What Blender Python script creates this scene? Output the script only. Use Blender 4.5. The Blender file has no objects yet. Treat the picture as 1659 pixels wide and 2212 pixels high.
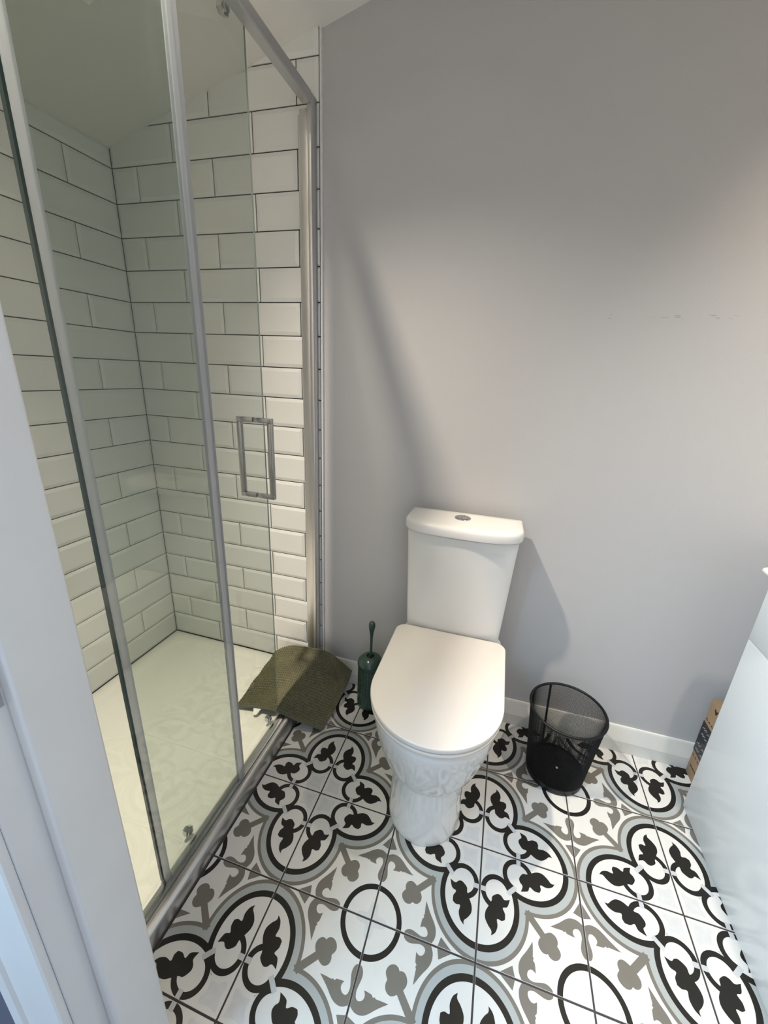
import bpy, bmesh, math, random
from mathutils import Vector, Matrix
from mathutils.geometry import tessellate_polygon

random.seed(7)
S = bpy.context.scene
COL = S.collection

# ------------------------------------------------------------------ camera
FPX, IW, IH = 875.9, 1659.0, 2212.0
RIGHT = Vector((0.95764922, 0.28445586, 0.04464121))
DOWN = Vector((0.13244521, -0.29750961, -0.94548733))
FWD = Vector((-0.25566822, 0.91135772, -0.32258467))
CAM = Vector((0.61875, -1.33891, 1.26360))
cam_d = bpy.data.cameras.new('camera')
cam = bpy.data.objects.new('camera', cam_d)
COL.objects.link(cam)
cam_d.sensor_fit = 'HORIZONTAL'
cam_d.sensor_width = 36.0
cam_d.lens = 36.0 * FPX / IW
cam_d.clip_start = 0.02
m = Matrix((RIGHT, -DOWN, -FWD)).transposed().to_4x4()
m.translation = CAM
cam.matrix_world = m
S.camera = cam

# ------------------------------------------------------------------ world: cool daylight of the landing behind the camera
W = bpy.data.worlds.new('daylight')
S.world = W
W.use_nodes = True
bg = W.node_tree.nodes['Background']
bg.inputs['Color'].default_value = (0.80, 0.88, 1.0, 1)
bg.inputs['Strength'].default_value = 0.85
# daylight falling through the rooflight of the landing behind the camera
wl = bpy.data.lights.new('window_daylight', 'AREA')
wl.shape = 'RECTANGLE'
wl.size, wl.size_y = 0.74, 0.94
wl.color = (0.45, 0.73, 1.0)
wl.energy = 80.0
wlo = bpy.data.objects.new('window_daylight', wl)
COL.objects.link(wlo)
WT_ = math.radians(49)
wlo.location = (-0.56, -1.98, 2.72)
wlo.rotation_euler = (WT_, 0, -0.32)

S.view_settings.view_transform = 'Standard'
S.view_settings.look = 'None'
S.view_settings.gamma = 1.0
S.view_settings.use_curve_mapping = False
S.view_settings.exposure = 0.2
WARM = (1.0, 0.875, 0.71)
SPOT_A, SPOT_B, SPOT_C = 166.0, 95.0, 62.0


# ------------------------------------------------------------------ helpers
def unproj(u, v, axis, val):
    d = RIGHT * ((u - IW / 2) / FPX) + DOWN * ((v - IH / 2) / FPX) + FWD
    t = (val - CAM[axis]) / d[axis]
    return CAM + d * t


def mat(name, color, rough=0.5, metallic=0.0, coat=0.0, spec=0.5, var=0.0, vscale=8.0, bump=0.0, bscale=200.0,
        sheen=0.0, c2=None):
    m = bpy.data.materials.new(name)
    m.use_nodes = True
    nt = m.node_tree
    b = nt.nodes['Principled BSDF']
    b.inputs['Base Color'].default_value = (*color, 1)
    b.inputs['Roughness'].default_value = rough
    b.inputs['Metallic'].default_value = metallic
    b.inputs['Coat Weight'].default_value = coat
    b.inputs['Coat Roughness'].default_value = 0.04
    b.inputs['Specular IOR Level'].default_value = spec
    b.inputs['Sheen Weight'].default_value = sheen
    tc = nt.nodes.new('ShaderNodeTexCoord')
    if var > 0:
        n = nt.nodes.new('ShaderNodeTexNoise')
        n.inputs['Scale'].default_value = vscale
        n.inputs['Detail'].default_value = 5
        nt.links.new(tc.outputs['Object'], n.inputs['Vector'])
        r = nt.nodes.new('ShaderNodeValToRGB')
        r.color_ramp.elements[0].position = 0.3
        r.color_ramp.elements[1].position = 0.7
        lo = c2 if c2 else tuple(max(0, c * (1 - var)) for c in color)
        r.color_ramp.elements[0].color = (*lo, 1)
        r.color_ramp.elements[1].color = (*color, 1)
        nt.links.new(n.outputs['Fac'], r.inputs['Fac'])
        nt.links.new(r.outputs['Color'], b.inputs['Base Color'])
    if bump > 0:
        n2 = nt.nodes.new('ShaderNodeTexNoise')
        n2.inputs['Scale'].default_value = bscale
        n2.inputs['Detail'].default_value = 3
        nt.links.new(tc.outputs['Object'], n2.inputs['Vector'])
        bp = nt.nodes.new('ShaderNodeBump')
        bp.inputs['Strength'].default_value = bump
        bp.inputs['Distance'].default_value = 0.002
        nt.links.new(n2.outputs['Fac'], bp.inputs['Height'])
        nt.links.new(bp.outputs['Normal'], b.inputs['Normal'])
    return m


def glass_mat(name, tint, ior=1.5, haze=0.0):
    """thin architectural pane: tinted clear transmission with Fresnel mirror reflection"""
    m = bpy.data.materials.new(name)
    m.use_nodes = True
    nt = m.node_tree
    nt.nodes.clear()
    out = nt.nodes.new('ShaderNodeOutputMaterial')
    tr = nt.nodes.new('ShaderNodeBsdfTransparent')
    tr.inputs['Color'].default_value = (*tint, 1)
    gl = nt.nodes.new('ShaderNodeBsdfGlossy')
    gl.inputs['Roughness'].default_value = 0.0
    lw = nt.nodes.new('ShaderNodeLayerWeight')
    lw.inputs['Blend'].default_value = 0.5
    pw = nt.nodes.new('ShaderNodeMath')
    pw.operation = 'POWER'
    pw.inputs[1].default_value = 5.0
    nt.links.new(lw.outputs['Facing'], pw.inputs[0])
    r0 = ((ior - 1) / (ior + 1)) ** 2
    fr = nt.nodes.new('ShaderNodeMath')
    fr.operation = 'MULTIPLY_ADD'
    fr.inputs[1].default_value = 1 - r0
    fr.inputs[2].default_value = r0
    nt.links.new(pw.outputs[0], fr.inputs[0])
    mx = nt.nodes.new('ShaderNodeMixShader')
    nt.links.new(fr.outputs[0], mx.inputs[0])
    nt.links.new(tr.outputs[0], mx.inputs[1])
    nt.links.new(gl.outputs[0], mx.inputs[2])
    last = mx
    if haze > 0:
        df = nt.nodes.new('ShaderNodeBsdfTranslucent')
        df.inputs['Color'].default_value = (0.8, 0.82, 0.85, 1)
        d2 = nt.nodes.new('ShaderNodeBsdfDiffuse')
        d2.inputs['Color'].default_value = (0.46, 0.47, 0.54, 1)
        a = nt.nodes.new('ShaderNodeMixShader')
        a.inputs[0].default_value = 0.5
        nt.links.new(df.outputs[0], a.inputs[1])
        nt.links.new(d2.outputs[0], a.inputs[2])
        m2 = nt.nodes.new('ShaderNodeMixShader')
        m2.inputs[0].default_value = haze
        nt.links.new(mx.outputs[0], m2.inputs[1])
        nt.links.new(a.outputs[0], m2.inputs[2])
        last = m2
    nt.links.new(last.outputs[0], out.inputs['Surface'])
    return m


def link(name, me, mats, parent=None):
    o = bpy.data.objects.new(name, me)
    COL.objects.link(o)
    if mats is not None and not me.materials:
        for mm in (mats if isinstance(mats, (list, tuple)) else [mats]):
            me.materials.append(mm)
    if parent:
        o.parent = parent
    return o


def smooth(me, ang=35):
    me.polygons.foreach_set('use_smooth', [True] * len(me.polygons))
    me.set_sharp_from_angle(angle=math.radians(ang))


def pydata(name, v, f, mats, parent=None, sm=None):
    me = bpy.data.meshes.new(name)
    me.from_pydata([tuple(p) for p in v], [], f)
    me.update()
    bm = bmesh.new()
    bm.from_mesh(me)
    bmesh.ops.recalc_face_normals(bm, faces=bm.faces)
    bm.to_mesh(me)
    bm.free()
    if sm is not None:
        smooth(me, sm)
    return link(name, me, mats, parent)


def bm_obj(name, bm, mats, parent=None, sm=None):
    me = bpy.data.meshes.new(name)
    bm.to_mesh(me)
    bm.free()
    if sm is not None:
        smooth(me, sm)
    return link(name, me, mats, parent)


def box_bm(x0, x1, y0, y1, z0, z1, bevel=0.0, seg=2):
    bm = bmesh.new()
    bmesh.ops.create_cube(bm, size=1.0, matrix=Matrix.Translation(((x0 + x1) / 2, (y0 + y1) / 2, (z0 + z1) / 2)) @
                          Matrix.Diagonal((x1 - x0, y1 - y0, z1 - z0, 1)))
    if bevel > 0:
        bmesh.ops.bevel(bm, geom=list(bm.edges), offset=bevel, segments=seg, affect='EDGES', profile=0.5)
    return bm


def box(name, x0, x1, y0, y1, z0, z1, mats, parent=None, bevel=0.0, seg=2):
    return bm_obj(name, box_bm(x0, x1, y0, y1, z0, z1, bevel, seg), mats, parent, 40 if bevel > 0 else None)


def loft(name, rings, mats, parent=None, cap0=True, cap1=True, sm=40, closed=True):
    v, f = [], []
    n = len(rings[0])
    for r in rings:
        v += r
    for i in range(len(rings) - 1):
        for j in range(n if closed else n - 1):
            a, b = i * n + j, i * n + (j + 1) % n
            f.append((a, b, b + n, a + n))
    if cap0:
        f.append(tuple(reversed(range(n))))
    if cap1:
        f.append(tuple(range((len(rings) - 1) * n, len(rings) * n)))
    return pydata(name, v, f, mats, parent, sm)


def lathe(name, cx, cy, prof, mats, parent=None, n=48, sm=40, cap0=True, cap1=True):
    rings = [[(cx + r * math.cos(2 * math.pi * k / n), cy + r * math.sin(2 * math.pi * k / n), z) for k in range(n)]
             for r, z in prof]
    return loft(name, rings, mats, parent, cap0, cap1, sm)


def tube(name, pts, r, mats, parent=None, n=10, closed=False, sm=60):
    pts = [Vector(p) for p in pts]
    rings = []
    N = len(pts)
    for i, p in enumerate(pts):
        if closed:
            t = (pts[(i + 1) % N] - pts[i - 1]).normalized()
        else:
            t = (pts[min(i + 1, N - 1)] - pts[max(i - 1, 0)]).normalized()
        up = Vector((0, 0, 1)) if abs(t.z) < 0.9 else Vector((1, 0, 0))
        a = t.cross(up).normalized()
        b = t.cross(a)
        rings.append([tuple(p + a * (r * math.cos(2 * math.pi * k / n)) + b * (r * math.sin(2 * math.pi * k / n)))
                      for k in range(n)])
    if closed:
        rings.append(rings[0])
    return loft(name, rings, mats, parent, not closed, not closed, sm)


def prism_y(name, prof, y0, y1, mats, parent=None, sm=None):
    """profile in (x, z) extruded along y"""
    return loft(name, [[(x, y0, z) for x, z in prof], [(x, y1, z) for x, z in prof]], mats, parent, True, True, sm)


def prism_x(name, prof, x0, x1, mats, parent=None, sm=None):
    return loft(name, [[(x0, y, z) for y, z in prof], [(x1, y, z) for y, z in prof]], mats, parent, True, True, sm)


def thing(name, label, cat, loc=(0, 0, 0), group=None):
    o = bpy.data.objects.new(name, None)
    o.empty_display_size = 0.05
    COL.objects.link(o)
    return tag(o, label, cat, group)


def tag(o, label, cat, group=None):
    o['label'] = label
    o['category'] = cat
    if group:
        o['group'] = group
    return o


def struct(o):
    o['kind'] = 'structure'
    return o


def ceil_z(x):
    return 1.938 + 0.265 * (x + 0.7723)


# ------------------------------------------------------------------ materials
M = {}
M['tile_white'] = mat('glazed_white_tile', (0.745, 0.75, 0.73), 0.20, coat=0.3, var=0.04, vscale=6)
M['grout_dark'] = mat('dark_wall_grout', (0.028, 0.030, 0.030), 0.9)
M['ceiling'] = mat('ceiling_paint', (0.78, 0.77, 0.73), 0.9, bump=0.12, bscale=500)
M['white_paint'] = mat('white_gloss_woodwork', (0.74, 0.74, 0.73), 0.38, bump=0.05, bscale=60, var=0.05, vscale=9)
M['skirting'] = mat('white_skirting_paint', (0.72, 0.715, 0.68), 0.45, var=0.06, vscale=14)
M['hall_wall'] = mat('dark_blue_hall_paint', (0.10, 0.11, 0.15), 0.8)
M['plain_wall'] = mat('plain_wall_paint', (0.50, 0.495, 0.485), 0.85, bump=0.1, bscale=420)
M['carpet'] = mat('hall_carpet', (0.10, 0.11, 0.14), 1.0, bump=0.8, bscale=400, var=0.3, vscale=150)
M['ceramic'] = mat('white_ceramic', (0.78, 0.77, 0.75), 0.09, spec=0.5)
M['seat_white'] = mat('seat_thermoset', (0.80, 0.745, 0.69), 0.28, coat=0.1)
M['chrome'] = mat('polished_chrome', (0.60, 0.60, 0.61), 0.11, metallic=1.0)
M['satin_chrome'] = mat('satin_aluminium', (0.62, 0.62, 0.63), 0.34, metallic=1.0)
M['dark_gap'] = mat('dark_gap', (0.02, 0.02, 0.02), 0.8)
M['glass'] = glass_mat('shower_glass', (0.87, 0.897, 0.885))
M['seal'] = glass_mat('clear_plastic_seal', (0.82, 0.83, 0.87), 1.45, 0.48)
M['glass_edge'] = mat('glass_edge', (0.03, 0.06, 0.06), 0.15)
M['glass_edge_pale'] = mat('pale_glass_edge', (0.30, 0.33, 0.30), 0.15)
M['tray'] = mat('tray_acrylic', (0.78, 0.77, 0.71), 0.16, coat=0.3)
M['black_metal'] = mat('black_coated_steel', (0.006, 0.006, 0.007), 0.42, spec=0.3)
M['rivet'] = mat('pale_rivet', (0.75, 0.72, 0.65), 0.4)
M['green'] = mat('green_enamel', (0.026, 0.062, 0.048), 0.25, coat=0.5)
M['card'] = mat('brown_cardboard', (0.36, 0.245, 0.15), 0.85, var=0.15, vscale=25)
M['tape_black'] = mat('black_parcel_tape', (0.012, 0.012, 0.013), 0.25)
M['print_white'] = mat('white_tape_print', (0.26, 0.26, 0.27), 0.5)
M['print_black'] = mat('black_ink_print', (0.02, 0.018, 0.015), 0.7)
M['vanity'] = mat('white_gloss_daylight_tint', (0.73, 0.77, 0.79), 0.22, spec=0.4, bump=0.03, bscale=7)  # white lacquer with the slight blue of the daylight put into its colour
M['towel'] = mat('olive_cotton', (0.125, 0.120, 0.058), 0.95, sheen=0.4, var=0.25, vscale=60)
M['hem'] = mat('olive_hem', (0.085, 0.088, 0.062), 0.9, sheen=0.3)
M['tag_white'] = mat('white_label', (0.8, 0.78, 0.7), 0.7)
M['f_white'] = mat('floor_white', (0.66, 0.65, 0.625), 0.45, spec=0.3, var=0.05, vscale=22)
M['f_black'] = mat('floor_black', (0.012, 0.011, 0.009), 0.42, spec=0.3)
M['f_grey'] = mat('floor_grey', (0.375, 0.395, 0.39), 0.45, spec=0.3, var=0.04, vscale=30)
M['f_taupe'] = mat('floor_taupe', (0.170, 0.157, 0.135), 0.45, spec=0.3, var=0.05, vscale=30)
M['f_pale'] = mat('floor_pale_grey', (0.52, 0.53, 0.545), 0.45, spec=0.3, var=0.12, vscale=40)
M['f_ghost'] = mat('floor_ghost_grey', (0.60, 0.60, 0.60), 0.45, spec=0.3, var=0.08, vscale=60)
M['f_grout'] = mat('floor_grout', (0.048, 0.040, 0.040), 0.9)
M['led'] = bpy.data.materials.new('downlight_lens')
M['led'].use_nodes = True
_b = M['led'].node_tree.nodes['Principled BSDF']
_b.inputs['Base Color'].default_value = (0.9, 0.85, 0.75, 1)
_b.inputs['Emission Color'].default_value = (*WARM, 1)
_b.inputs['Emission Strength'].default_value = 25.0


def wall_paint():
    """grey emulsion with a line of faint scuffs where something was taken down"""
    m = mat('grey_wall_emulsion', (0.490, 0.486, 0.494), 0.8, bump=0.10, bscale=420)
    nt = m.node_tree
    b = nt.nodes['Principled BSDF']
    tc = [n for n in nt.nodes if n.type == 'TEX_COORD'][0]
    sep = nt.nodes.new('ShaderNodeSeparateXYZ')
    nt.links.new(tc.outputs['Object'], sep.inputs[0])

    def math_n(op, a, bb=None):
        n = nt.nodes.new('ShaderNodeMath')
        n.operation = op
        for k, x in enumerate((a, bb)):
            if x is None:
                continue
            if isinstance(x, (int, float)):
                n.inputs[k].default_value = x
            else:
                nt.links.new(x, n.inputs[k])
        return n.outputs[0]
    dz = math_n('ABSOLUTE', math_n('SUBTRACT', sep.outputs['Z'], 1.4395))
    band = math_n('LESS_THAN', dz, 0.006)
    xr = math_n('GREATER_THAN', sep.outputs['X'], 0.84)
    mp = nt.nodes.new('ShaderNodeMapping')
    mp.inputs['Scale'].default_value = (26, 1, 330)
    nt.links.new(tc.outputs['Object'], mp.inputs['Vector'])
    nz = nt.nodes.new('ShaderNodeTexNoise')
    nz.inputs['Scale'].default_value = 1.0
    nz.inputs['Detail'].default_value = 4
    nt.links.new(mp.outputs['Vector'], nz.inputs['Vector'])
    st = math_n('GREATER_THAN', nz.outputs['Fac'], 0.635)
    fac = math_n('MULTIPLY', math_n('MULTIPLY', band, xr), st)
    fac = math_n('MULTIPLY', fac, 0.65)
    mix = nt.nodes.new('ShaderNodeMix')
    mix.data_type = 'RGBA'
    nt.links.new(fac, mix.inputs['Factor'])
    mix.inputs[6].default_value = (0.490, 0.486, 0.494, 1)
    mix.inputs[7].default_value = (0.12, 0.12, 0.12, 1)
    nt.links.new(mix.outputs[2], b.inputs['Base Color'])
    return m


M['wall'] = wall_paint()

# ================================================================== SETTING
XL, XR = -0.7723, 1.785          # tile face of the shower wall, right wall
YW = 0.008                        # painted back wall
YD0, YD1 = -1.055, -1.1585         # door wall: room face, hall face
JX0, JX1 = 0.1590, 0.945           # door opening between the rebates

wall_back = struct(box('wall_back', XL - 0.12, XR + 0.1, YW, YW + 0.12, -0.05, 2.75, M['wall']))
wall_left = struct(box('wall_left', XL - 0.12, XL - 0.008, YD1, YW, -0.05, 2.3, M['plain_wall']))
struct(box('wall_right', XR, XR + 0.1, YD1, YW, -0.05, 2.75, M['plain_wall']))
# door wall in three pieces around the opening, hall paint on the far face
wf = bmesh.new()
for (a, b, c, d) in ((XL - 0.12, JX0 - 0.03, -0.05, 2.75), (JX1 + 0.03, XR + 0.1, -0.05, 2.75),
                     (JX0 - 0.03, JX1 + 0.03, 2.03, 2.75)):
    t = box_bm(a, b, YD1 + 0.002, YD0, c, d)
    me = bpy.data.meshes.new('t')
    t.to_mesh(me)
    t.free()
    wf.from_mesh(me)
    bpy.data.meshes.remove(me)
for f in wf.faces:
    f.material_index = 1 if f.normal.y < -0.5 else 0
struct(bm_obj('wall_front', wf, [M['plain_wall'], M['hall_wall']]))
# sloping ceiling, plus an unseen shaft added over the shower door to shape wall shadows
SHX0, SHX1, SHY0, SHY1, SHZ = -0.42, 0.15, -1.045, -0.34, 2.385
cb_ = bmesh.new()


def add_hex(bm, x0, x1, y0, y1, lo, hi):
    """block between two height functions of x"""
    vs = [bm.verts.new((x, y, fz(x))) for fz in (lo, hi) for x, y in ((x0, y0), (x1, y0), (x1, y1), (x0, y1))]
    for f in ((3, 2, 1, 0), (4, 5, 6, 7), (0, 1, 5, 4), (1, 2, 6, 5), (2, 3, 7, 6), (3, 0, 4, 7)):
        bm.faces.new([vs[i] for i in f])


CX0, CX1, CY0, CY1 = XL - 0.12, XR + 0.1, YD1 + 0.001, YW + 0.12
up_ = lambda x: max(ceil_z(x) + 0.12, 2.66)
add_hex(cb_, CX0, SHX0, CY0, CY1, ceil_z, lambda x: 2.72)
add_hex(cb_, SHX1, CX1, CY0, CY1, ceil_z, lambda x: 2.72)
add_hex(cb_, SHX0, SHX1, SHY1, CY1, ceil_z, lambda x: 2.72)
add_hex(cb_, SHX0, SHX1, CY0, SHY0, ceil_z, lambda x: 2.72)
add_hex(cb_, SHX0, SHX1, SHY0, SHY1, lambda x: SHZ, lambda x: 2.72)
struct(bm_obj('ceiling', cb_, M['ceiling']))
struct(box('floor_hall', -1.6, 2.6, -3.6, YD1 - 0.0005, -0.06, -0.001, M['carpet']))

# rooflight in the landing ceiling that lets the daylight in
win = bpy.data.objects.new('window_1', None)
COL.objects.link(win)
struct(win)
for (a, b, c, d) in ((-0.43, -0.38, -0.53, 0.53), (0.38, 0.43, -0.53, 0.53), (-0.38, 0.38, -0.53, -0.48), (-0.38, 0.38, 0.48, 0.53)):
    box('window_frame', a, b, c, d, 0.010, 0.075, M['white_paint'], win)
box('pane', -0.38, 0.38, -0.48, 0.48, 0.030, 0.036, M['glass'], win)
win.location = wlo.location
win.rotation_euler = wlo.rotation_euler

# ---------------- floor: patterned tiles -----------------------------------
TS, FOX, FOY = 0.2506, 0.2167, -0.4908
floor = struct(box('floor', 0.0125, XR, YD1, YW, -0.05, -0.0014, M['f_grout']))
G = 0.0021


def arc_quads(cx, cy, r0, r1, a0, a1, n, k_=1.0):
    out = []
    for k in range(n):
        t0, t1 = math.radians(a0 + (a1 - a0) * k / n), math.radians(a0 + (a1 - a0) * (k + 1) / n)
        out.append([(cx + r * math.cos(t), cy + k_ * r * math.sin(t)) for r, t in ((r0, t0), (r1, t0), (r1, t1), (r0, t1))])
    return out


def smooth_poly(pts, sharp=(), sub=4):
    """closed Catmull-Rom through pts; indices in sharp keep their corner"""
    n = len(pts)
    out = []
    for i in range(n):
        p0, p1, p2, p3 = [Vector((*pts[(i + k) % n], 0)) for k in (-1, 0, 1, 2)]
        t1 = (p2 - p1) * 0.9 if i in sharp else (p2 - p0) / 2
        t2 = (p2 - p1) * 0.9 if (i + 1) % n in sharp else (p3 - p1) / 2
        for k in range(sub):
            t = k / sub
            h = (2 * t ** 3 - 3 * t ** 2 + 1) * p1 + (t ** 3 - 2 * t ** 2 + t) * t1 + (-2 * t ** 3 + 3 * t ** 2) * p2 + (t ** 3 - t ** 2) * t2
            out.append((h.x, h.y))
    return out


def tess(poly):
    v = [Vector((p[0], p[1], 0)) for p in poly]
    return [[poly[i] for i in tri] for tri in tessellate_polygon([v])]


def clip(poly, a, b, c):
    """keep a*x+b*y+c >= 0"""
    out = []
    for i in range(len(poly)):
        p, q_ = poly[i], poly[(i + 1) % len(poly)]
        dp, dq = a * p[0] + b * p[1] + c, a * q_[0] + b * q_[1] + c
        if dp >= 0:
            out.append(p)
        if (dp > 0 and dq < 0) or (dp < 0 and dq > 0):
            t = dp / (dp - dq)
            out.append((p[0] + (q_[0] - p[0]) * t, p[1] + (q_[1] - p[1]) * t))
    return out


TULIP = [(.181, .400), (.130, .437), (.123, .478), (.096, .530), (.069, .583), (.067, .640), (.098, .690), (.131, .724),
         (.130, .760), (.168, .727), (.188, .672), (.182, .614), (.225, .616), (.257, .599), (.257, .550), (.235, .505),
         (.279, .484), (.304, .414), (.250, .432), (.219, .406)]
SCROLL = [(.686, .512), (.768, .458), (.838, .404), (.889, .382), (.945, .382), (1.0, .410), (1.0, .668), (.975, .664),
          (.955, .635), (.950, .600), (.958, .560), (.970, .510), (.963, .470), (.943, .454), (.915, .460), (.896, .479),
          (.893, .503), (.908, .530), (.874, .528), (.838, .524), (.822, .509), (.808, .517), (.796, .509), (.735, .512)]
CLUB = [(.586, .629), (.569, .656), (.563, .686), (.573, .715), (.597, .738), (.625, .743), (.645, .735), (.662, .756),
        (.692, .766), (.724, .758), (.751, .734), (.762, .703), (.754, .677), (.735, .652), (.743, .625), (.738, .595),
        (.717, .572), (.686, .563), (.655, .573), (.629, .589)]



def quarter_pattern():
    """pieces (layer, material index, convex polygon) in unit tile coordinates, medallion centre at (0,0)"""
    half = []
    LC = (0.0, 0.498)
    up = (-1, 1, 0)                                        # v >= u

    def add(layer, mi, polys, lim=None):
        for p in polys:
            if lim:
                p = clip(p, *lim)
            if len(p) >= 3:
                half.append((layer, mi, p))
    add(1, 3, arc_quads(*LC, .450, .487, -35, 92, 48, 1.04), up)       # taupe band
    add(2, 2, arc_quads(*LC, .392, .454, -40, 92, 48, 1.04), up)       # grey band
    add(3, 1, arc_quads(*LC, .345, .396, -52, 92, 48, 1.04), up)       # black band
    add(4, 1, arc_quads(.17, .387, .113, .160, 112, 345, 34), up)  # small ring + flower stem
    add(5, 1, tess(smooth_poly(TULIP, (8, 13, 17), 4)))
    add(1, 3, tess(smooth_poly(SCROLL, (0, 5, 6, 17, 19, 20, 21, 22), 3)))
    add(1, 3, tess([(1.0, .205), (.917, .327), (1.0, .350)]))
    add(6, 4, [[(0, .372), (.066, .372), (.066, .416), (0, .416)]])
    add(1, 5, tess(smooth_poly([(.034, .034), (.125, .050), (.20, .040), (.215, .075), (.19, .115), (.19, .19),
                                (.115, .19), (.075, .215), (.040, .20), (.05, .125)], (0, 5), 3)))
    full = list(half) + [(l, mi, [(b, a) for a, b in p]) for l, mi, p in half if mi != 5]
    # on the diagonal
    full.append((6, 4, [(.268, .350), (.350, .268), (.381, .299), (.299, .381)]))
    full += [(2.5, 3, p) for p in tess([(.440, .486), (.486, .440), (.640, .597), (.597, .640)])]
    full += [(3.5, 3, p) for p in tess(smooth_poly(CLUB, (0, 6, 13, 19), 3))]
    full += [(2, 1, p) for p in arc_quads(1, 1, .250, .298, 178, 272, 36)]
    full += [(1, 5, p) for p in tess(smooth_poly([(1, 1), (.86, 1), (.855, .972), (.90, .957), (.95, .95), (.957, .90),
                                                  (.972, .855), (1, .86)], (0, 1, 7), 3))]
    return full


PAT = quarter_pattern()
FM = [M['f_white'], M['f_black'], M['f_grey'], M['f_taupe'], M['f_pale'], M['f_ghost']]


def tile_mesh(qx, qy, rect):
    """tile with the medallion at corner (qx, qy) in {0,1}; rect = local clip rectangle in metres"""
    x0, x1, y0, y1 = rect
    v, f, mi = [], [], []

    def face(pts, z, k, rev=False):
        i0 = len(v)
        v.extend([(p[0], p[1], z) for p in pts])
        f.append(tuple(range(i0, i0 + len(pts))))
        mi.append(k)
    e = 0.0004
    rings = [[(x0, y0, -.0022), (x1, y0, -.0022), (x1, y1, -.0022), (x0, y1, -.0022)],
             [(x0, y0, -e), (x1, y0, -e), (x1, y1, -e), (x0, y1, -e)],
             [(x0 + e, y0 + e, 0), (x1 - e, y0 + e, 0), (x1 - e, y1 - e, 0), (x0 + e, y1 - e, 0)]]
    for r in rings:
        v.extend(r)
    for i in range(2):
        for j in range(4):
            a, b = i * 4 + j, i * 4 + (j + 1) % 4
            f.append((a, b, b + 4, a + 4))
            mi.append(0)
    f.append((8, 9, 10, 11))
    mi.append(0)
    for layer, k, p in PAT:
        pts = [((a if qx == 0 else 1 - a) * TS, (b if qy == 0 else 1 - b) * TS) for a, b in p]
        for c in ((1, 0, -(x0 + e)), (-1, 0, x1 - e), (0, 1, -(y0 + e)), (0, -1, y1 - e)):
            pts = clip(pts, *c) if len(pts) >= 3 else pts
        if len(pts) < 3:
            continue
        ar = sum(pts[i][0] * pts[(i + 1) % len(pts)][1] - pts[(i + 1) % len(pts)][0] * pts[i][1] for i in range(len(pts)))
        if abs(ar) < 1e-9:
            continue
        if ar < 0:
            pts.reverse()
        face(pts, layer * 0.00004, k)
    me = bpy.data.meshes.new('floor_tile')
    me.from_pydata(v, [], f)
    me.polygons.foreach_set('material_index', mi)
    me.update()
    for mm in FM:
        me.materials.append(mm)
    return me


cache = {}
for i in range(-1, 7):
    for j in range(-3, 2):
        X0, Y0 = FOX + i * TS, FOY + j * TS
        r = (max(G, 0.0168 - X0), min(TS - G, XR - X0), max(G, YD1 - Y0), min(TS - G, 0.006 - Y0))
        if r[1] - r[0] < 0.01 or r[3] - r[2] < 0.01:
            continue
        qx, qy = (0 if i % 2 == 0 else 1), (0 if j % 2 == 0 else 1)
        key = (qx, qy, *[round(t, 4) for t in r])
        if key not in cache:
            cache[key] = tile_mesh(qx, qy, r)
        o = link('floor_tile', cache[key], None, floor)
        o.location = (X0, Y0, random.uniform(-0.0002, 0.0002))

# ---------------- metro wall tiles -----------------------------------------
ROW, WT = 0.102, 0.2974
zk = lambda k: 0.0439 + (18 - k) * ROW


def metro_mesh(w, h, to_world, cut=None):
    """bevelled tile, local a in 0..w, b in 0..h, c outwards"""
    g, ins = 0.0016, 0.0125
    rings = []
    for inset, c in ((g, 0.0), (g, 0.0040), (g + 0.0006, 0.0046), (ins, 0.0078), (ins + 0.0008, 0.0080)):
        i2 = min(inset, w * 0.45)
        rings.append([(i2, inset, c), (w - i2, inset, c), (w - i2, h - inset, c), (i2, h - inset, c)])
    v = [to_world(*p) for r in rings for p in r]
    f = []
    for i in range(4):
        for j in range(4):
            a, b = i * 4 + j, i * 4 + (j + 1) % 4
            f.append((a, b, b + 4, a + 4))
    f.append((16, 17, 18, 19))
    me = bpy.data.meshes.new('metro_tile')
    me.from_pydata([tuple(p) for p in v], [], f)
    bm = bmesh.new()
    bm.from_mesh(me)
    if cut:
        bmesh.ops.bisect_plane(bm, geom=list(bm.verts) + list(bm.edges) + list(bm.faces), plane_co=cut[0], plane_no=cut[1],
                               clear_outer=True)
    bmesh.ops.recalc_face_normals(bm, faces=bm.faces)
    bm.to_mesh(me)
    bm.free()
    return me


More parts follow.
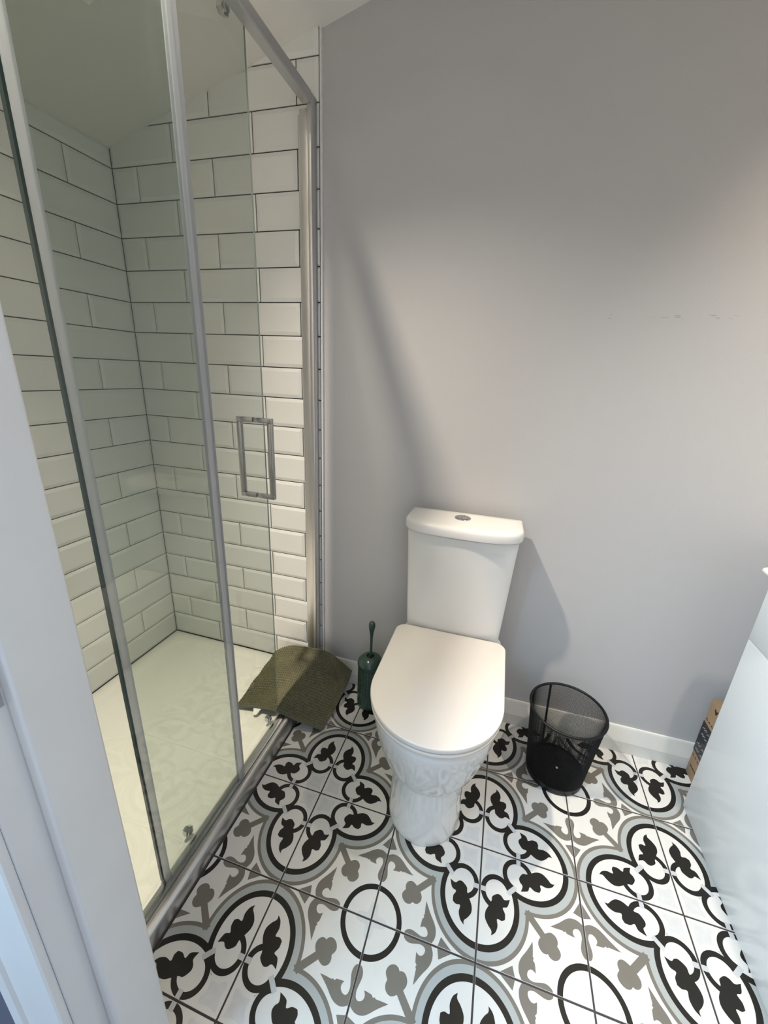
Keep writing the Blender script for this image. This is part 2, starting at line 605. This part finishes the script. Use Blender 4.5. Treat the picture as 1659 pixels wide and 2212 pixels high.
# grout beds
grout_b = box('grout_bed', XL - 0.008, 0.0, 0.0032, YW, 0.03, ceil_z(XL) - 0.002, M['grout_dark'], wall_back)
prism = [(XL - 0.008, ceil_z(XL) - 0.002), (0.0, ceil_z(XL) - 0.002), (0.0, ceil_z(0) + 0.01), (XL - 0.008, ceil_z(XL) + 0.008)]
prism_y('grout_bed', prism, 0.0032, YW, M['grout_dark'], wall_back)
box('grout_bed', XL - 0.008, XL - 0.0048, YD0, 0.0032, 0.03, ceil_z(XL) + 0.004, M['grout_dark'], wall_left)
mcache = {}
for k in range(-3, 19):
    z0, z1 = (zk(k + 1), zk(k)) if k < 18 else (0.0439 - 0.03, 0.0439)
    if k == 18:
        continue
    # back wall
    joints = [0.1028 + n * WT for n in range(4)] if k % 2 == 0 else [0.1028 + (n - 0.5) * WT for n in range(5)]
    edges = [0.0] + [t for t in joints if 0.004 < t < 0.768] + [0.7723 - 0.0028]
    for a, b in zip(edges[:-1], edges[1:]):
        x0, x1 = XL + a, XL + b
        if z0 > ceil_z(x1):
            continue
        cut = None
        if z1 > ceil_z(x0):
            cut = (Vector((0, 0, ceil_z(0) + 0.003)), Vector((-0.265, 0, 1)).normalized())
        tw = lambda p, q_, c, x0=x0, z0=z0: (x0 + p, 0.0040 - c, z0 + q_)
        me = metro_mesh(x1 - x0, z1 - z0, tw, cut)
        if len(me.polygons):
            link('wall_tile', me, M['tile_white'], wall_back)
    # shower side wall
    if z0 > ceil_z(XL):
        continue
    joints = [0.1713 + n * WT for n in range(4)] if k % 2 == 0 else [n * WT for n in range(1, 5)]
    edges = [0.0] + [t for t in joints if 0.03 < t < 1.04] + [1.055]
    for a, b in zip(edges[:-1], edges[1:]):
        h = min(z1, ceil_z(XL) + 0.003) - z0
        key = (round(b - a, 4), round(h, 4))
        if key not in mcache:
            mcache[key] = metro_mesh(b - a, h, lambda p, q_, c: (c, -p, q_))
        o = link('wall_tile', mcache[key], M['tile_white'], wall_left)
        o.location = (XL - 0.0040, -a, z0)

# metal edge trim closing the tiled area
tr = struct(prism_y('trim_1', [(0, 0), (1, 0), (1, 1), (0, 1)], 0, 1, M['white_paint']))
tr.data.clear_geometry()
bm = box_bm(-0.0015, 0.0040, -0.0030, YW + 0.0005, 0.03, ceil_z(0) + 0.002, 0.001, 1)
bm.to_mesh(tr.data)
bm.free()

# skirting with a sloped upper face
struct(prism_x('baseboard_back', [(YW + 0.001, 0.0005), (-0.0105, 0.0005), (-0.0105, 0.048), (0.0005, 0.098), (0.0025, 0.1035), (YW + 0.001, 0.1045)],
               0.006, XR, M['skirting']))

# ---------------- door lining -----------------------------------------------
SX = 0.1785                       # face of the door stop
lin = struct(bm_obj('trim_2', box_bm(JX0 - 0.03, JX0, YD1 - 0.0005, YD0 + 0.004, -0.0005, 2.03, 0.0012, 2), M['white_paint'], None, 40))
box('door_stop', JX0, SX, -1.1255, YD0 + 0.0035, 0, 2.02, M['white_paint'], lin, 0.005, 4)
sp = box('strike_plate', JX0 - 0.001, JX0 + 0.0012, -1.1510, -1.1268, 0.920, 0.990, M['chrome'], lin, 0.0006, 1)
box('latch_hole', JX0 + 0.0010, JX0 + 0.0016, -1.148, -1.137, 0.937, 0.967, M['dark_gap'], sp)
struct(bm_obj('trim_3', box_bm(JX1, JX1 + 0.03, YD1 - 0.0005, YD0 + 0.004, -0.0005, 2.03, 0.0012, 2), M['white_paint'], None, 40))
struct(bm_obj('trim_4', box_bm(JX0, JX1, YD1 - 0.0005, YD0 + 0.004, 2.0, 2.03, 0.0012, 2), M['white_paint'], None, 40))
# architrave on the hall side: flat with a thicker outer moulding
AY = YD1 - 0.001
for nm, xx, sg_ in (('trim_5', JX0 - 0.005, -1), ('trim_6', JX1 + 0.005, 1)):
    pr_ = ((0, AY), (0, AY - 0.0085), (0.003, AY - 0.0105), (0.080, AY - 0.0105), (0.084, AY - 0.0145), (0.106, AY - 0.0145), (0.109, AY - 0.011), (0.109, AY))
    struct(loft(nm, [[(xx + sg_ * x, y, z) for x, y in pr_] for z in (-0.0005, 2.09)], M['white_paint'], None, True, True, 30))


# ---------------- recessed ceiling downlights -------------------------------
def downlight(x, y, z, tilt, label, power, size, blend):
    t = thing('downlight', label, 'light')
    t.location = (x, y, z)
    t.rotation_euler = (0, -tilt, 0)
    n = 32
    prof = [(0.036, 0.001), (0.043, 0.001), (0.0445, -0.002), (0.041, -0.005), (0.035, -0.004), (0.033, 0.0)]
    lathe('bezel', 0, 0, prof, M['satin_chrome'], t, n, 50, False, False)
    lathe('lens', 0, 0, [(0.0005, -0.0012), (0.034, -0.0012)], M['led'], t, n, 50, False, False)
    ld = bpy.data.lights.new('downlight_beam', 'SPOT')
    ld.energy = power
    ld.color = WARM
    ld.spot_size = math.radians(size)
    ld.spot_blend = blend
    ld.shadow_soft_size = 0.030
    lo = bpy.data.objects.new('downlight_beam', ld)
    COL.objects.link(lo)
    lo.parent = t
    lo.location = (0, 0, -0.012)
    return t


downlight(-0.172, -0.78, SHZ - 0.001, 0.34, 'tilted recessed downlight at the top of the added shaft above the shower door', SPOT_A, 98, 1.0)
downlight(-0.16, -0.72, SHZ - 0.001, 0.0, 'narrow recessed downlight in the added shaft pointing straight down at the shower tray', SPOT_C, 62, 0.8)
downlight(1.33, -0.56, ceil_z(1.33), math.atan(0.265), 'recessed downlight in the sloping ceiling above the vanity', SPOT_B, 104, 1.0)

# ================================================================== SHOWER
tray = tag(bpy.data.objects.new('shower_tray', bpy.data.meshes.new('shower_tray')), 'low white acrylic shower tray with a shallow sunken floor', 'shower tray')
COL.objects.link(tray)


def rrect(x0, x1, y0, y1, r, z, n=6):
    out = []
    for cx, cy, a0 in ((x1 - r, y1 - r, 0), (x0 + r, y1 - r, 90), (x0 + r, y0 + r, 180), (x1 - r, y0 + r, 270)):
        for k in range(n + 1):
            a = math.radians(a0 + 90 * k / n)
            out.append((cx + r * math.cos(a), cy + r * math.sin(a), z))
    return out


x0, x1, y0, y1 = XL + 0.0005, 0.0082, YD0 + 0.001, -0.0008
rings = [rrect(x0, x1, y0, y1, 0.006, -0.045), rrect(x0, x1, y0, y1, 0.006, 0.036), rrect(x0 + .001, x1 - .001, y0 + .001, y1 - .001, 0.006, 0.0405),
         rrect(x0 + .004, x1 - .004, y0 + .004, y1 - .004, 0.006, 0.0425)]
for ins, z in ((0.050, 0.0425), (0.056, 0.0418), (0.064, 0.036), (0.072, 0.0305), (0.084, 0.0285), (0.16, 0.0272), (0.30, 0.0255)):
    rings.append(rrect(x0 + ins, x1 - ins, y0 + ins, y1 - ins, 0.05 if ins > 0.04 else 0.006, z))
tmp = loft('shower_tray_tmp', rings, M['tray'], None, True, True, 40)
tray.data = tmp.data
bpy.data.objects.remove(tmp)

enc = thing('shower_enclosure', 'chrome framed glass shower screen with a half open sliding door', 'shower screen')
enc.location = (0, 0, 0)
YN = YD0 + 0.003
# bottom rail: rounded outer nose, groove and inner channel
sk = [(0.0084, 0.0006), (0.0122, 0.0006), (0.0122, 0.0330), (0.0108, 0.0430), (0.0070, 0.0500), (0.0010, 0.0530), (-0.0060, 0.0540), (-0.0105, 0.0530), (-0.0125, 0.0500),
      (-0.0125, 0.0434), (0.0084, 0.0432)]
br = [(-0.0134, 0.0434), (-0.0134, 0.0490), (-0.0155, 0.0520), (-0.0230, 0.0535), (-0.0330, 0.0525), (-0.0400, 0.0505), (-0.0410, 0.0435)]
prism_y('threshold_nosing', sk, YN, -0.006, M['satin_chrome'], enc, 40)
prism_y('bottom_rail', br, YN, -0.006, M['chrome'], enc, 40)
prism_y('top_rail', [(-0.037, 1.963), (-0.037, 1.985), (-0.034, 1.988), (-0.010, 1.988), (-0.007, 1.985), (-0.007, 1.963), (-0.010, 1.960), (-0.034, 1.960)],
        YN, -0.0455, M['satin_chrome'], enc, 30)
# wall post: channel, flat reveal and rounded outer leg
po = box('wall_post', -0.052, -0.022, -0.030, -0.0055, 0.0545, 1.958, M['satin_chrome'], enc, 0.0015, 2)
box('post_bead', -0.0625, -0.0525, -0.020, -0.0055, 0.0545, 1.950, M['satin_chrome'], po, 0.003, 3)
box('post_leg', -0.0215, -0.0080, -0.044, -0.0055, 0.0545, 1.986, M['satin_chrome'], po, 0.003, 3)
# fixed pane (room side, near the doorway)
fx = box('fixed_pane', -0.0270, -0.0210, YN, -0.5692, 0.0540, 1.962, M['glass'], enc)
sl = prism_y('t', [(0, 0), (1, 0), (1, 1)], 0, 1, M['seal'])
bpy.data.objects.remove(sl)
box('edge_seal', -0.0300, -0.0180, -0.5690, -0.5435, 0.0545, 1.960, M['seal'], fx, 0.002, 2)
box('dark_edge', -0.0268, -0.0212, -0.5435, -0.5425, 0.0545, 1.960, M['satin_chrome'], fx)
# sliding door (shower side)
sd = box('sliding_door', -0.0490, -0.0450, -0.8268, -0.2950, 0.0455, 1.976, M['glass'], enc)
box('trailing_seal', -0.0530, -0.0410, -0.8450, -0.8270, 0.0460, 1.975, M['seal'], sd, 0.002, 2)
box('trailing_edge', -0.0505, -0.0435, -0.8500, -0.8452, 0.0460, 1.975, M['glass_edge'], sd)
box('leading_edge', -0.0488, -0.0452, -0.2948, -0.2938, 0.0460, 1.975, M['glass_edge_pale'], sd)


def bar_handle(xg, sgn, name):
    """square D handle standing off the glass"""
    z0, z1, so, t = 0.9085, 1.1265, 0.052 * sgn, 0.0068
    yy = -0.340
    bm = bmesh.new()
    for (a, b, c, d) in ((xg, xg + so, z1 - t, z1 + t), (xg, xg + so, z0 - t, z0 + t), (xg + so - t * sgn * 2, xg + so, z0 + t, z1 - t)):
        q_ = box_bm(min(a, b), max(a, b), yy - t, yy + t, c, d, 0.0014, 2)
        me = bpy.data.meshes.new('t')
        q_.to_mesh(me)
        q_.free()
        bm.from_mesh(me)
        bpy.data.meshes.remove(me)
    return bm_obj(name, bm, M['chrome'], sd, 40)


bar_handle(-0.0438, 1, 'handle')
bar_handle(-0.0502, -1, 'handle')


def roller(y, z):
    rings = []
    for dx, r in ((0, 0.009), (0.004, 0.009), (0.005, 0.0135), (0.014, 0.0135), (0.0155, 0.012), (0.020, 0.010), (0.021, 0.006)):
        rings.append([(-0.0502 - dx, y + r * math.cos(2 * math.pi * k / 6 + .3), z + r * math.sin(2 * math.pi * k / 6 + .3)) for k in range(6)])
    loft('roller', rings, M['chrome'], sd, True, True, 20)


roller(-0.340, 0.062)
roller(-0.742, 0.062)
roller(-0.348, 1.972)
roller(-0.770, 1.972)

# ================================================================== TOILET
TX = 0.537
toi = thing('toilet', 'white ceramic close-coupled toilet with its lid closed', 'toilet')


def d_out(w, yb, yf, z, rb=0.03, n=40, depth=None, cx=TX):
    """D outline: rounded back corners, straight sides, half-ellipse front"""
    dep = depth if depth else min(w * 1.04, abs(yf - yb) * 0.9)
    yc = yf + dep
    out = []
    for k in range(n + 1):                       # front from left to right
        a = math.pi + math.pi * k / n
        out.append((cx + w * math.cos(a), yc + dep * math.sin(a), z))
    for k in range(7):
        a = math.radians(90 * k / 6)
        out.append((cx + w - rb + rb * math.cos(a), yb - rb + rb * math.sin(a), z))
    for k in range(7):
        a = math.radians(90 + 90 * k / 6)
        out.append((cx - w + rb + rb * math.cos(a), yb - rb + rb * math.sin(a), z))
    return out


PAN = [(0.0005, .1070, -.5430), (0.004, .1085, -.5445), (0.018, .1080, -.5440), (0.06, .1060, -.5410), (0.11, .1050, -.5380), (0.16, .1055, -.5370),
       (0.186, .1060, -.5370), (0.194, .1085, -.5380), (0.199, .1170, -.5420), (0.208, .1290, -.5490), (0.225, .1400, -.5560), (0.250, .1500, -.5640), (0.285, .1600, -.5740), (0.32, .1675, -.5840),
       (0.355, .1715, -.5930), (0.380, .1730, -.5980), (0.393, .1720, -.5985), (0.400, .1680, -.5950), (0.402, .1600, -.5870)]
loft('pan', [d_out(w, -.050 if z > .21 else -.10, yf, z, .03, 48, min(w * 1.06, .19)) for z, w, yf in PAN], M['ceramic'], toi, True, True, 50)
# deck under the cistern
loft('deck', [d_out(w, -.030, -.143, z, .02, 24, .02) for z, w in ((.36, .13), (.385, .155), (.405, .162), (.418, .160), (.421, .154))], M['ceramic'], toi, True, True, 50)
# side fixing cover
box('fixing_cover', .6405, .6475, -.335, -.305, .03, .085, M['ceramic'], toi, 0.003, 2)
box('fixing_cover', .4265, .4335, -.335, -.305, .03, .085, M['ceramic'], toi, 0.003, 2)


def d_slab(name, w, yb, yf, z0, z1, b, mats, dep, rb, under=0.0, parent=toi):
    rr = []
    for z, ins in ((z0, b + under), (z0 + .3 * b, .3 * b + under * .6), (z0 + b, under * .3), (z1 - b, 0), (z1 - .55 * b, .12 * b), (z1 - .2 * b, .45 * b), (z1, b)):
        rr.append(d_out(w - ins, yb - ins, yf + ins, z, max(rb - ins, .004), 56, dep - ins))
    return loft(name, rr, mats, parent, True, True, 50)


d_slab('seat', .1805, -.150, -.6115, .4105, .4235, .0030, M['seat_white'], .187, .03, .003)
d_slab('lid', .1815, -.146, -.6135, .4290, .4440, .0032, M['seat_white'], .188, .034)
for s_ in (-1, 1):
    o = tube('hinge', [(TX + s_ * .055, -.1425, .4285), (TX + s_ * .085, -.1425, .4285)], .006, M['chrome'], toi, 12)
# cistern body: tapering towards the bottom, bowed front
CI = [(.4215, .1500, -.1330, .016), (.424, .1545, -.1370, .018), (.44, .1570, -.1400, .022), (.50, .1605, -.1460, .028), (.60, .1650, -.1560, .036), (.70, .1692, -.1680, .044),
      (.790, .1730, -.1810, .050), (.797, .1725, -.181, .050), (.8005, .165, -.174, .048)]
loft('cistern', [d_out(w, -.026, yf, z, .02, 44, dp) for z, w, yf, dp in CI], M['ceramic'], toi, True, True, 50)


def lid_ring(ins, z):
    """cistern lid: straight sides, chamfer-like corners, bowed front"""
    w, yb, yf = .1835 - ins, -.022 - ins, -.192 + ins
    out = []
    n = 40
    for k in range(n + 1):
        a = math.pi + math.pi * k / n
        c, s = math.cos(a), math.sin(a)
        out.append((TX + w * math.copysign(abs(c) ** .62, c), (yf + .070) + .070 * math.copysign(abs(s) ** .95, s), z))
    out += [(TX + w, yb - .004, z), (TX + w - .004, yb, z), (TX - w + .004, yb, z), (TX - w, yb - .004, z)]
    return out


loft('cistern_lid', [lid_ring(i, z) for i, z in ((.016, .8015), (.006, .8020), (.001, .8040), (0, .809), (0, .824), (.0015, .830), (.005, .8345), (.010, .8365), (.030, .8375))],
     M['ceramic'], toi, True, True, 45)
bx, by = .531, -.092
bt = lathe('flush_button', bx, by, [(.0255, .8370), (.0255, .8395), (.0245, .8405), (.0215, .8405), (.0205, .8395)], M['chrome'], toi, 40, 40, False, True)
for s_ in (-1, 1):
    # two halves divided by an S-shaped gap
    pts = []
    N = 16
    for k in range(N + 1):
        t = -1 + 2 * k / N
        pts.append((.0055 * math.sin(math.pi * t) + s_ * .0006, t * .0185))
    arc = []
    for k in range(1, 14):
        a = math.pi / 2 - math.pi * k / 14 * s_ * 1.0
        arc.append((.0195 * math.cos(a), .0195 * math.sin(a)))
    poly = pts + arc
    loft('button_half', [[(bx + p[0], by + p[1], z) for p in poly] for z in (.8398, .8418)], M['chrome'], bt, True, True, 30)

# ================================================================== TOILET BRUSH
br_ = thing('toilet_brush', 'dark green toilet brush in a dimpled holder beside the toilet', 'toilet brush')
BX, BY = .2420, -.0905


def dimpled():
    n, v, f = 208, [], []
    zs = [0.0005, 0.004, 0.012] + [0.018 + k * (0.190 - 0.018) / 160 for k in range(161)] + [.196]
    for z in zs:
        base = .0475 if z > .01 else (.0415 if z < .002 else .0455)
        for k in range(n):
            a = 2 * math.pi * k / n
            d = 0
            if .022 < z < .186:
                d = .0019 * max(0, math.cos(a * 26)) * max(0, math.cos((z - .022) / .0086 * 2 * math.pi))
            v.append((BX + (base - d) * math.cos(a), BY + (base - d) * math.sin(a), z))
    for i in range(len(zs) - 1):
        for j in range(n):
            f.append((i * n + j, i * n + (j + 1) % n, (i + 1) * n + (j + 1) % n, (i + 1) * n + j))
    f.append(tuple(reversed(range(n))))
    return pydata('holder', v, f, M['green'], br_, 50)


dimpled()
lathe('holder_lid', BX, BY, [(.0475, .1955), (.0495, .197), (.0500, .201), (.0480, .209), (.0420, .2185), (.0320, .2265), (.0215, .2310), (.0165, .2322), (.0155, .2315), (.0150, .222)],
      M['green'], br_, 48, 60, False, False)
lathe('lid_opening', BX, BY, [(.0002, .2225), (.0152, .2225)], M['dark_gap'], br_, 24, 50, False, False)
lathe('handle', BX + .001, BY, [(.0045, .05), (.0052, .225), (.0050, .262), (.0048, .290), (.0056, .315), (.0078, .338), (.0108, .352), (.0126, .362), (.0128, .370), (.0112, .3775), (.0070, .3830), (.0005, .3845)],
      M['green'], br_, 28, 60, True, True)

# ================================================================== WASTE BIN
bn = thing('waste_bin', 'black wire mesh waste paper bin against the skirting', 'waste bin')
WX, WY, WH, WR0, WR1 = .9370, -.1680, .268, .0895, .1140
rad = lambda z: WR0 + (WR1 - WR0) * z / WH


def wire_mesh():
    v, f = [], []
    N, SEG, r = 230, 30, .00050
    for fam in (-1, 1):
        for k in range(N):
            a0 = 2 * math.pi * k / N
            i0 = len(v)
            for s in range(SEG + 1):
                z = .012 + (WH - .016) * s / SEG
                a = a0 + fam * (z / .0045) * (2 * math.pi / N) * .55
                R = rad(z) + fam * .0003
                c, sn = math.cos(a), math.sin(a)
                for (dr, da) in ((r, 0), (-r * .5, r), (-r * .5, -r)):
                    v.append((WX + (R + dr) * c - da * sn, WY + (R + dr) * sn + da * c, z))
            for s in range(SEG):
                for j in range(3):
                    a, b = i0 + s * 3 + j, i0 + s * 3 + (j + 1) % 3
                    f.append((a, b, b + 3, a + 3))
    me = bpy.data.meshes.new('wire_wall')
    me.from_pydata(v, [], f)
    o = link('wire_wall', me, M['black_metal'], bn)
    o['kind'] = 'stuff'
    return o


wire_mesh()
tube('rim', [(WX + (WR1 + .0005) * math.cos(2 * math.pi * k / 64), WY + (WR1 + .0005) * math.sin(2 * math.pi * k / 64), WH) for k in range(64)], .0042, M['black_metal'], bn, 10, True)
lathe('base', WX, WY, [(.0860, .0006), (.0905, .0020), (.0920, .012), (.0925, .024), (.0905, .0245), (.0895, .014), (.060, .0125), (.0005, .0125)], M['black_metal'], bn, 64, 40, True, False)
# seam strip of the mesh and base rivet
sa = math.radians(112)
sv = []
for z in (.02, .10, .18, WH):
    for da, dr in ((-.0035, .0012), (.0035, .0012), (.0035, -.0012), (-.0035, -.0012)):
        R = rad(z) + dr
        sv.append((WX + R * math.cos(sa) - da * math.sin(sa), WY + R * math.sin(sa) + da * math.cos(sa), z))
loft('seam', [sv[i * 4:i * 4 + 4] for i in range(4)], M['black_metal'], bn, True, True, None)
lathe('rivet', WX + .010, WY + .004, [(.0042, .0124), (.0040, .0138), (.0022, .0150), (.0004, .0153)], M['rivet'], bn, 16, 60, False, True)

# ================================================================== TOWEL BATH MAT
tw = thing('bath_mat', 'olive green bobble-textured bath mat crumpled over the shower threshold', 'bath mat')
CP = [[(600, 1407, .100), (638, 1398, .150), (674, 1397, .178), (708, 1408, .176), (758, 1448, .092)],
      [(570, 1442, .090), (620, 1437, .126), (664, 1442, .134), (706, 1452, .112), (744, 1487, .052)],
      [(541, 1481, .066), (592, 1483, .080), (640, 1491, .108), (682, 1508, .074), (722, 1527, .024)],
      [(511, 1521, .047), (558, 1528, .051), (607, 1537, .066), (650, 1555, .056), (696, 1576, .014)]]
P3 = [[unproj(u, v, 2, z) for u, v, z in row] for row in CP]


def cr(p0, p1, p2, p3, t):
    return 0.5 * ((2 * p1) + (p2 - p0) * t + (2 * p0 - 5 * p1 + 4 * p2 - p3) * t * t + (3 * p1 - p0 - 3 * p2 + p3) * t ** 3)


def spl(arr, t):
    n = len(arr) - 1
    x = min(max(t * n, 0), n - 1e-6)
    i = int(x)
    g = lambda k: arr[k] if 0 <= k <= n else (2 * arr[0] - arr[1] if k < 0 else 2 * arr[n] - arr[n - 1])
    return cr(g(i - 1), g(i), g(i + 1), g(i + 2), x - i)


def mat_pt(u, v):
    p = spl([spl(row, u) for row in P3], v)
    p = p + Vector((0, 0, 1)) * (0.006 * math.sin(u * 9 + v * 5) * math.sin(v * 7 + 1.5) + 0.004 * math.sin(v * 22 + u * 6) * (1 - u) * (1 - v))
    return p


NU, NV, BU, BV = 312, 234, 39, 29
base_pts = [[mat_pt(i / NU, j / NV) for i in range(NU + 1)] for j in range(NV + 1)]
verts = []
for j in range(NV + 1):
    for i in range(NU + 1):
        du = base_pts[j][min(i + 1, NU)] - base_pts[j][max(i - 1, 0)]
        dv = base_pts[min(j + 1, NV)][i] - base_pts[max(j - 1, 0)][i]
        n = dv.cross(du).normalized()
        if n.z < 0:
            n = -n
        a = abs(math.sin(math.pi * i / NU * BU))
        b = abs(math.sin(math.pi * j / NV * BV))
        h = 0.0095 * (a ** .8) * (b ** .8)
        p = base_pts[j][i] + n * h
        p.y = min(p.y, -0.012 - 0.03 * (1 if -0.07 < p.x < 0.004 else 0))
        verts.append(p)
faces = [(j * (NU + 1) + i, j * (NU + 1) + i + 1, (j + 1) * (NU + 1) + i + 1, (j + 1) * (NU + 1) + i) for j in range(NV) for i in range(NU)]
top = pydata('pile', verts, faces, M['towel'], tw, 180)
# woven backing under the pile
NB = 60
bk = []
for layer in (0, 1):
    for j in range(NB + 1):
        for i in range(NB + 1):
            p = mat_pt(i / NB, j / NB) + Vector((0, 0, -0.0005 - 0.005 * layer))
            p.y = min(p.y, -0.012 - 0.03 * (1 if -0.07 < p.x < 0.004 else 0))
            bk.append(p)
bf = []
o1 = (NB + 1) ** 2
for j in range(NB):
    for i in range(NB):
        a = j * (NB + 1) + i
        bf.append((a, a + 1, a + NB + 2, a + NB + 1))
        bf.append((o1 + a, o1 + a + NB + 1, o1 + a + NB + 2, o1 + a + 1))
for i in range(NB):
    for a, b in ((i, i + 1), (NB * (NB + 1) + i, NB * (NB + 1) + i + 1), (i * (NB + 1), (i + 1) * (NB + 1)), (i * (NB + 1) + NB, (i + 1) * (NB + 1) + NB)):
        bf.append((a, b, b + o1, a + o1))
pydata('backing', bk, bf, M['hem'], tw, 40)
hem_pts = [mat_pt(i / 60, 1.0) + Vector((0, -.002, -.001)) for i in range(61)]
tube('hem', hem_pts, .0048, M['hem'], tw, 8)
hem2 = [mat_pt(1.0, j / 50) + Vector((.002, 0, -.001)) for j in range(51)]
tube('hem', hem2, .0042, M['hem'], tw, 8)
c0 = mat_pt(0.245, 1.0)
tg = [c0 + Vector(d) for d in ((-.018, .001, -.003), (.018, -.003, -.001), (.010, -.026, -.012), (-.002, -.030, -.013))]
tgv = tg + [p + Vector((0, 0, .0008)) for p in tg]
pydata('care_tag', tgv, [(0, 1, 2, 3), (7, 6, 5, 4), (0, 1, 5, 4), (1, 2, 6, 5), (2, 3, 7, 6), (3, 0, 4, 7)], M['tag_white'], tw)

# ================================================================== VANITY + BASIN
VX, VY0, VY1 = 1.3265, -1.020, -0.1630
va = thing('vanity_unit', 'white gloss bathroom vanity cabinet with handleless drawers', 'cabinet')
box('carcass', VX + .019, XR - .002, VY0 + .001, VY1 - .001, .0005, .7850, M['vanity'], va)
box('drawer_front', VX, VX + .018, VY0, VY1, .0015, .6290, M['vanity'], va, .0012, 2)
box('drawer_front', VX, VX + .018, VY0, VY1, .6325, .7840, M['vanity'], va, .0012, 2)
ba = tag(bpy.data.objects.new('basin', bpy.data.meshes.new('basin')), 'white ceramic basin with a rounded rim on top of the vanity cabinet', 'basin')
COL.objects.link(ba)
bx0, bx1, byy0, byy1 = VX - .010, XR - .003, -1.03, -.112
rg = []
for ins, z in ((.075, .7855), (.060, .787), (.040, .793), (.018, .802), (.005, .811), (0, .819), (.002, .8245), (.007, .828), (.014, .8285), (.020, .827), (.030, .820),
               (.050, .800), (.075, .792), (.12, .7895)):
    rg.append(rrect(bx0 + ins, bx1 - ins * .6, byy0 + ins, byy1 - ins, .026, z))
tmp = loft('tmp', rg, M['ceramic'], None, True, True, 60)
ba.data = tmp.data
bpy.data.objects.remove(tmp)

# ================================================================== CARDBOARD BOX
cb = thing('cardboard_box', 'narrow brown cardboard box with black tape standing behind the vanity', 'box')
KX = 1.384
box('carton', KX, 1.70, -.140, -.0155, .0005, .312, M['card'], cb, .0025, 2)
box('flap', KX + .004, 1.696, -.136, -.019, .3118, .3160, M['card'], cb, .001, 1)


def band(zc0, zc1, name='tape'):
    return box(name, KX - .0008, KX + .0004, -.1402, -.0150, zc0, zc1, M['tape_black'], cb, .0003, 1)


t1 = band(.1000, .1620)
t2 = band(.1630, .2240)
box('fold', KX - .0012, KX - .0004, -.1400, -.0152, .1605, .1645, M['tape_black'], cb)


def strokes(name, segs, m_, x, parent):
    v, f = [], []
    for (ya, za, yb, zb, w) in segs:
        d = Vector((0, yb - ya, zb - za))
        n = Vector((0, -d.z, d.y)).normalized() * w
        i0 = len(v)
        for xx in (x, x + .0005):
            for p in (Vector((xx, ya, za)) - n, Vector((xx, yb, zb)) - n, Vector((xx, yb, zb)) + n, Vector((xx, ya, za)) + n):
                v.append(p)
        f += [(i0, i0 + 1, i0 + 2, i0 + 3), (i0 + 7, i0 + 6, i0 + 5, i0 + 4)] + [(i0 + k, i0 + (k + 1) % 4, i0 + 4 + (k + 1) % 4, i0 + 4 + k) for k in range(4)]
    return pydata(name, v, f, m_, parent)


sg = []
for z0 in (.112, .135, .176, .199):
    for k in range(4):
        y = -.024 - k * .015 + random.uniform(-.003, .003)
        sg.append((y, z0, y - .008, z0 + .004 + random.uniform(0, .006), .0016))
        sg.append((y - .009, z0 + .002, y - .013, z0 + .010, .0012))
strokes('tape_print', sg, M['print_white'], KX - .0014, t1)['kind'] = 'stuff'
sg = []
for z0 in (.236, .082):
    for k in range(3):
        y = -.022 - k * .017
        sg += [(y, z0, y - .004, z0 + .007, .0009), (y - .004, z0 + .007, y - .008, z0 + .001, .0009), (y - .008, z0 + .001, y - .011, z0 + .004, .0009)]
for k in range(6):
    y = -.030 - k * .0075
    sg += [(y, .040, y - .003, .047, .0009), (y - .003, .047, y - .006, .041, .0009)]
sg += [(-.048, .298, -.060, .286, .004), (-.058, .292, -.066, .300, .003)]
strokes('carton_print', sg, M['print_black'], KX - .0006, cb)['kind'] = 'stuff'
